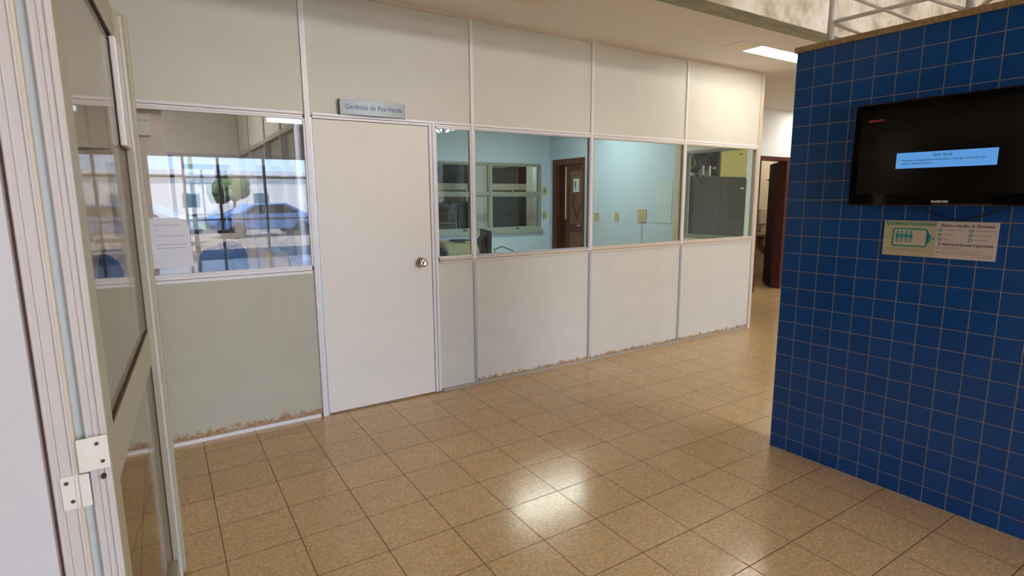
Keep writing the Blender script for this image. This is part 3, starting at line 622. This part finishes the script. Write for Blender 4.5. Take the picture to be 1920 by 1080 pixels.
sbx = thing('small_carton', 'small beige carton at the left end of the cupboard top', 'box', (5.79, 5.05, 1.76)); B(0, .11, 0, .16, 0, .09, .004).build('carton', beige_wall, sbx); B(0, .11, .075, .085, .09, .092).build('tape', mat('card_tape', '#b8a262', .4), sbx)

# ------------------------------------------------------------------ blue tiled wall with television
BA = math.atan2(-.99911, .04213)
bw = struct('wall_blue', 'low wall of glossy square blue tiles with granite coping', 'wall', (3.016, 1.842, 0), BA)
B(0, 2.6, 0, .16, 0, 2.257).build('tiled_face', blue_m, bw)
mb = MB(); n = 52; x1 = 2.62
mb.box(-.012, x1, -.012, .18, 2.257, 2.287, .003); mb.build('coping', granite, bw)
rg = thing('stair_railing', 'white tubular metal railing with slanted bars on top of the blue wall', 'railing', (3.016, 1.842, 0), BA)
wm = mat('white_painted_tube', '#f6f5f2', .35)
for t_ in (.133, .73, 1.5): MB().tube((t_, .07, 2.285), (t_, .07, 3.2), .017, n=20).build('post', wm, rg)
MB().tube((.133, .07, 2.395), (2.5, .07, 2.385), .010).build('rail', wm, rg)
MB().tube((.133, .07, 3.19), (2.5, .07, 3.19), .017).build('hand_rail', wm, rg)
for a, b in (((.14, 2.388), (.317, 2.287)), ((.14, 2.545), (.552, 2.287)), ((.30, 2.555), (.725, 2.297)), ((.74, 2.287), (1.2, 2.57)), ((.87, 2.287), (1.3, 2.60))):
    MB().tube((a[0], .07, a[1]), (b[0], .07, b[1]), .0085).build('slanted_bar', wm, rg)
# television
TX0, TX1, TZ0, TZ1, TY = .367, 1.30, 1.443, 1.925, -.10
tv = thing('television', 'wall mounted black flat television showing a blue Sem Sinal banner', 'television', (3.016, 1.842, 0), BA)
mb = MB(); mb.box(TX0, TX1, TY, TY+.055, TZ0, TZ1, .006); mb.build('bezel', black_gloss, tv)
B(TX0+.12, TX1-.12, TY+.05, TY+.085, TZ0+.08, TZ1-.08, .01).build('rear_case', black_matte, tv)
B(TX0+.3, TX1-.3, TY+.08, -.0005, TZ0+.12, TZ1-.12).build('wall_bracket', black_matte, tv)
B(TX0+.036, TX1-.036, TY-.0012, TY+.001, TZ0+.055, TZ1-.036).build('screen', black_screen, tv)
B(TX0+.36, TX1-.36, TY-.002, TY, TZ0+.002, TZ0+.010, .0008).build('trim_strip', mat('grey_gloss', '#3c3c42', .15), tv)
bn = B(.567, .938, TY-.0022, TY-.0014, 1.6145, 1.685).build('banner', mat('lcd_blue', '#2a62ad', .3, emit=.75, ecol='#5f9fe0'), tv)
navy = mat('lcd_dark_text', '#0d1f4a', .4, emit=.02, ecol='#0d1f4a')
text('banner_title', 'Sem Sinal', .019, navy, tv, (.710, TY-.0026, 1.664), width=.068)
text('banner_text', 'Verifique os dispositivos conectados à energia, conexões dos', .012, navy, tv, (.590, TY-.0026, 1.646), width=.31)
text('banner_text', 'cabos e seleção da fonte.', .012, navy, tv, (.590, TY-.0026, 1.632), width=.118)
text('input_label', 'HDMI1/DVI', .014, mat('lcd_red', '#7a2a1c', .4, emit=.35, ecol='#b5452c'), tv, (.433, TY-.0024, 1.838), width=.066)
hud = mat('lcd_outline', '#141a26', .4, emit=.04, ecol='#3a4252')
mb = MB(); x0, x1, z0, z1 = .57, .712, 1.815, 1.860
mb.box(x0, x1, TY-.0022, TY-.0014, z0, z0+.001); mb.box(x0, x1, TY-.0022, TY-.0014, z1-.001, z1); mb.box(x0, x0+.001, TY-.0022, TY-.0014, z0, z1); mb.box(x1-.001, x1, TY-.0022, TY-.0014, z0, z1); mb.box(x0+.01, x0+.035, TY-.0022, TY-.0014, z1-.011, z1-.009)
mb.build('osd_box', hud, tv)
text('maker_mark', 'SAMSUNG', .014, mat('silver_print', '#d8d8d8', .4), tv, (.722, TY-.001, 1.4585), width=.062, bold=.0006)
tag(MB().path([(.66, -.02, 1.455), (.676, -.02, 1.426), (.741, -.018, 1.39), (.822, -.016, 1.379), (.895, -.018, 1.401), (.955, -.02, 1.431), (.97, -.02, 1.46)], .0035).build('cable', black_matte), 'thin black cable drooping below the television', 'cable')
D.objects['cable.002'].location = (3.016, 1.842, 0); D.objects['cable.002'].rotation_euler = (0, 0, BA)
# welcome board below the television
wbz, wbx = 1.203, .508
ws = thing('welcome_board', 'welcome board with green battery drawing and Bem-vindo à Rivesa text', 'sign', (3.016, 1.842, 0), BA)
p0 = mat('board_beige', '#c9bfa0', .6); p1 = mat('board_pale', '#dccfca', .6); teal = mat('board_teal', '#179a86', .6); tealb = mat('board_blue_teal', '#0f93a3', .6); grey = mat('board_grey_text', '#7a7072', .6); redm = mat('board_red', '#b4543f', .6); gl_ = mat('board_faint_text', '#a69a92', .6)
B(.508, .726, -.006, -.0005, 1.203, 1.372).build('left_sheet', p0, ws); B(.726, .949, -.006, -.0005, 1.203, 1.372).build('right_sheet', p1, ws)
Y1 = -.0066
def flat(mb, x0, x1, z0, z1): mb.box(x0, x1, Y1, -.0058, z0, z1); return mb
text('headline', 'RECARREGUE SUAS BATERIAS', .021, teal, ws, (.516, -.0064, 1.3505), width=.204, bold=.0006)
mb = MB()
def rrect(x0, x1, z0, z1, r, n=6):
    P = []
    for cx, cz, a0 in ((x1-r, z1-r, 0), (x0+r, z1-r, 90), (x0+r, z0+r, 180), (x1-r, z0+r, 270)):
        for k in range(n+1): a = math.radians(a0+90*k/n); P.append((cx+r*math.cos(a), cz+r*math.sin(a)))
    return P
A_ = rrect(.546, .694, 1.248, 1.336, .014); B_ = rrect(.553, .687, 1.255, 1.329, .008)
bm = mb.bm
va = [bm.verts.new((x, Y1, z)) for x, z in A_]; vb = [bm.verts.new((x, Y1, z)) for x, z in B_]; va2 = [bm.verts.new((x, -.0058, z)) for x, z in A_]; vb2 = [bm.verts.new((x, -.0058, z)) for x, z in B_]; n = len(va)
for k in range(n):
    j = (k+1) % n
    bm.faces.new((va[k], va[j], vb[j], vb[k])); bm.faces.new((va[k], va2[k], va2[j], va[j])); bm.faces.new((vb[k], vb[j], vb2[j], vb2[k]))
mb.build('battery_outline', teal, ws)
mb = MB(); flat(mb, .690, .698, 1.268, 1.318); flat(mb, .698, .705, 1.275, 1.31); mb.build('battery_terminal', tealb, ws)
MB().box(.553, .687, -.0061, -.0058, 1.255, 1.329).build('battery_field', mat('board_cream', '#d3c6b0', .6), ws)
for k in range(4):
    cx = .568+.0185*k; mb = MB(); mb.tube((cx, Y1, 1.318), (cx, -.0058, 1.318), .0052, n=14); flat(mb, cx-.0075, cx+.0075, 1.291, 1.309); flat(mb, cx-.0045, cx-.0018, 1.268, 1.291); flat(mb, cx+.0018, cx+.0045, 1.268, 1.291); mb.build('figure', tealb, ws)
mb = MB(); flat(mb, .517, .529, 1.291, 1.2935); mb.build('minus_mark', teal, ws)
mb = MB(); flat(mb, .708, .722, 1.289, 1.293); flat(mb, .7135, .7165, 1.284, 1.298); mb.build('plus_mark', teal, ws)
def words(x0, x1, z, h, m):
    mb = MB(); x = x0
    while x < x1-.002: l = random.uniform(.004, .012); flat(mb, x, min(x+l, x1), z, z+h); x += l+.0018
    return mb.build('small_print', m, ws)
for x0, x1, z in ((.52, .71, 1.236), (.535, .70, 1.226)): words(x0, x1, z, .0032, gl_)
text('headline', 'Bem-vindo à Rivesa', .021, grey, ws, (.741, -.0064, 1.3475), width=.193, bold=.0005)
text('headline', 'Zelamos pela sua segurança', .019, grey, ws, (.735, -.0064, 1.263), width=.203, bold=.0005)
for k, (z) in enumerate((1.326, 1.305, 1.284)):
    for x in (.732, .847):
        mb = MB(); flat(mb, x, x+.014, z, z+.013); mb.build('icon', teal, ws); MB().box(x+.0035, x+.0105, -.0070, -.0064, z+.003, z+.0095).build('icon_detail', p1, ws)
    words(.752, .752+(.07, .042, .024)[k], z+.006, .0035, gl_); words(.868, .868+(.07, .055, .05)[k], z+.006, .0035, gl_)
mb = MB(); mb.tube((.738, Y1, 1.250), (.738, -.0058, 1.250), .0065, n=18); mb.build('prohibition_sign', redm, ws); MB().tube((.738, -.0070, 1.250), (.738, -.0064, 1.250), .0045, n=18).build('prohibition_field', p1, ws)
mb = MB(); flat(mb, .731, .745, 1.229, 1.2325); mb.build('dash_mark', redm, ws)
for x0, x1, z in ((.752, .82, 1.251), (.752, .905, 1.243), (.752, .89, 1.233), (.752, .94, 1.2245), (.885, .94, 1.215)): words(x0, x1, z, .0026, gl_)

# ------------------------------------------------------------------ entrance door leaf, hinge and jamb on the left
LA = math.radians(90-2.976)
le = struct('door_5', 'open aluminium and glass entrance leaf seen edge on at left', 'door', (-.117, 1.22, 0), LA)
# local x along the leaf, local y away from the viewer's side
L_ = 1.21; T_ = .034
edge = MB(); edge.box(0, .075, 0, T_, .015, 2.12, .0015); edge.box(-.0035, 0, .004, .010, .015, 2.12, .001); edge.box(-.002, 0, .014, .020, .015, 2.12, .0008); edge.box(-.003, 0, .027, .032, .015, 2.12, .001)
near_m = mat('leaf_beige_aluminium', '#a8a085', .4)
edge.build('hinge_stile', alum_near, le)
B(.0, .072, -.0012, .0, .015, 2.12).build('stile_face', near_m, le)
far = MB(); far.box(1.142, L_, -.003, T_, .02, 2.12, .002); far.box(1.19, 1.222, -.022, 0, .02, 2.12, .003)
far.build('closing_stile', near_m, le)
B(1.142, 1.17, -.011, -.003, .02, 2.1, .001).build('closing_stile_edge', alum_near, le)
B(1.1405, 1.142, .0135, .0175, .905, 2.011).build('gasket', gasket, le)
B(1.1405, 1.142, .0135, .0175, .11, .905).build('gasket', gasket, le)
B(.072, 1.142, .011, T_, 2.011, 2.12).build('top_rail', near_m, le)
B(.072, 1.142, .011, T_, .905, 1.025).build('middle_rail', near_m, le)
B(.072, 1.142, 0, T_, .02, .11).build('bottom_rail', near_m, le)
B(.072, 1.142, .0135, .0172, 2.0055, 2.0108).build('gasket', gasket_black, le)
B(.072, 1.142, .013, .0172, 1.0252, 1.0285).build('gasket', gasket, le)
B(.072, 1.142, .0175, .0215, 1.025, 2.011).build('pane', glass_tint, le)
B(.072, 1.142, .0175, .0215, .11, .905).build('pane', glass_tint, le)
B(.99, 1.139, -.002, .016, 1.665, 2.0, .004).build('lock_cover', alum, le)
B(1.222, 1.262, .0, .018, 1.655, 1.685, .004).build('strike_latch', mat('aged_brass', '#8a7340', .4, metal=.7), le)
mb = MB(); mb.prism([(0, .0), (.03, 0), (.03, .06), (.012, .14), (0, .14)], 'y', -.022, -.004); ft = mb.build('floor_bolt', mat('worn_pink_paint', '#a5796c', .7), le); ft.location = (1.222, 0, .02)
B(1.222, 1.245, -.02, -.006, .0, .022, .004).build('bolt_foot', black_matte, le)
# hinge
white_zinc = mat('cream_painted_steel', '#e6ddd0', .4)
hg = thing('door_hinge', 'cream painted hinge with two offset plates joining leaf and jamb', 'hinge', (0, 1.213, 0))
def hinge_part(x0, x1, z0, z1, kx0, kx1, screws):
    mb = MB(); mb.box(x0, x1, -.004, -.001, z0, z1, .0008); mb.box(kx0, kx1, -.008, -.002, z0, z1, .002)
    p = mb.build('hinge_plate', white_zinc, hg)
    for sx, sz in screws:
        m3 = MB(); m3.tube((sx, -.0035, sz), (sx, -.0052, sz), .0035, n=14); m3.build('screw', mat('rusty_screw', '#7a5b48', .5, metal=.5), p)
        m3 = MB(); m3.tube((sx, -.0052, sz), (sx, -.0056, sz), .0018, n=10); m3.build('screw_slot', black_matte, p)
hinge_part(-.147, -.1165, 1.0035, 1.0665, -.163, -.145, ((-.133, 1.053), (-.127, 1.018)))
hinge_part(-.192, -.163, .938, 1.001, -.165, -.1495, ((-.183, .989), (-.177, .953)))
MB().tube((-.129, 0.006, .986), (-.129, -.0015, .986), .0042, n=16).build('plug_hole', gasket_black, hg)
# jamb profile and white panel
jb = struct('trim_7', 'white ribbed aluminium door jamb left of the hinge', 'jamb', (0, 1.212, 0))
mb = MB(); mb.box(-.2035, -.168, 0, .06, 0, 2.9, .001); mb.box(-.202, -.196, -.003, 0, 0, 2.9, .001); mb.box(-.190, -.186, -.002, 0, 0, 2.9, .0008); mb.box(-.173, -.169, -.003, 0, 0, 2.9, .001)
mb.build('profile', alum_near, jb)
B(-.1695, -.1635, -.001, .05, 0, 2.9, .001).build('lip', alum_warm, jb)
B(-.1635, -.148, .018, .05, 0, 2.9).build('channel', mat('channel_grey', '#b9c0bd', .35), jb)
B(-.2095, -.2030, .006, .03, 0, 2.9).build('gasket', gasket, jb)
wp = struct('wall_entrance', 'smooth white panel beside the entrance jamb at the left edge', 'wall', (0, 1.2, 0))
B(-4, -.2085, 0, .07, 0, 5.2).build('panel', mat('smooth_white_panel', '#cfcbca', .35, spec=.4), wp)

# ------------------------------------------------------------------ outside, mirrored in the office glass
gr = struct('ground', 'grey asphalt forecourt outside the entrance', 'ground'); B(-60, 60, -90, -8.3, -.2, -.06).build('asphalt', mat('asphalt', '#6f6b66', .9, noise=.1, nscale=2), gr)
lawn = B(-60, 60, -34, -26, -.07, -.03).build('lawn', mat('grass', '#7d8c58', .95, noise=.3, nscale=3)); tag(lawn, 'strip of grass across the forecourt', 'grass', 'stuff')
bdg = thing('building', 'long low white showroom building across the forecourt', 'building', (4, -52, 0), kind='structure')
B(-40, 36, -6, 0, 0, 3.9).build('walls', mat('white_render', '#f4f1ea', .7), bdg); B(-41, 37, -7, .6, 3.9, 4.3).build('roof', mat('white_roof', '#f6f6f6', .6), bdg)
for k in range(12): B(-38+6*k, -36.6+6*k, -.02, .04, .9, 2.2).build('window', mat('dark_glazing', '#3d5466', .2), bdg)
def car(x, y, rz, col, label):
    r = thing('car', label, 'car', (x, y, -.06), rz)
    body = [(-2.1, .35), (-2.15, .75), (-1.9, .95), (-1.2, 1.02), (-.65, 1.42), (.75, 1.45), (1.45, 1.0), (2.05, .9), (2.15, .6), (2.1, .32)]
    m = MB(); m.prism(body, 'y', -.85, .85, bev=.06); m.build('body', mat('car_paint_'+col[1:], col, .25, coat=1), r)
    for s_ in (-1, 1):
        m = MB(); m.prism([(-1.05, 1.02), (-.6, 1.36), (.68, 1.38), (1.25, 1.02)], 'y', s_*.845, s_*.865); m.build('window', black_screen, r)
        for wx in (-1.35, 1.35): m = MB(); m.tube((wx, s_*.62, .33), (wx, s_*.88, .33), .33, n=28); m.build('wheel', black_matte, r)
    return r
car(-.9, -16, .3, '#f2f2f2', 'white car parked nearest the entrance'); car(3.9, -19, -.2, '#3b5a8c', 'blue car parked on the forecourt'); car(8.5, -24, .1, '#d8d8da', 'silver car parked further out')
leafm = mat('tree_foliage', '#3a5230', .9, noise=.35, nscale=3)
def tree(x, y, h, label):
    r = thing('tree', label, 'tree', (x, y, -.05))
    MB().tube((0, 0, 0), (.1, 0, h*.55), .16, .09).build('trunk', mat('bark', '#6b5642', .9), r)
    m = MB()
    for k in range(9): m.sphere((random.uniform(-.8, .8), random.uniform(-.8, .8), h*.6+random.uniform(0, h*.35)), random.uniform(.5, .8), seg=12)
    o = m.build('foliage', leafm, r)
    for v in o.data.vertices: v.co += Vector((random.uniform(-.12, .12),)*3)
for i, (x, y, h, l) in enumerate(((-8, -44, 3.2, 'small round tree on the grass, left'), (5.5, -45, 3.4, 'small round tree on the grass, middle'), (17, -44, 3.0, 'small round tree on the grass, right'))): tree(x, y, h, l)
for x, l in ((.9, 'pale steel post just outside the glazing'), (5.2, 'second pale steel post outside the glazing')):
    t = thing('canopy_post', l, 'post', (x, -11, -.06)); MB().tube((0, 0, 0), (0, 0, 4.6), .06).build('post', mat('green_post', '#7fa39a', .4), t); MB().tube((0, 0, 0), (0, 0, .02), .14).build('base_plate', alum_grey, t)
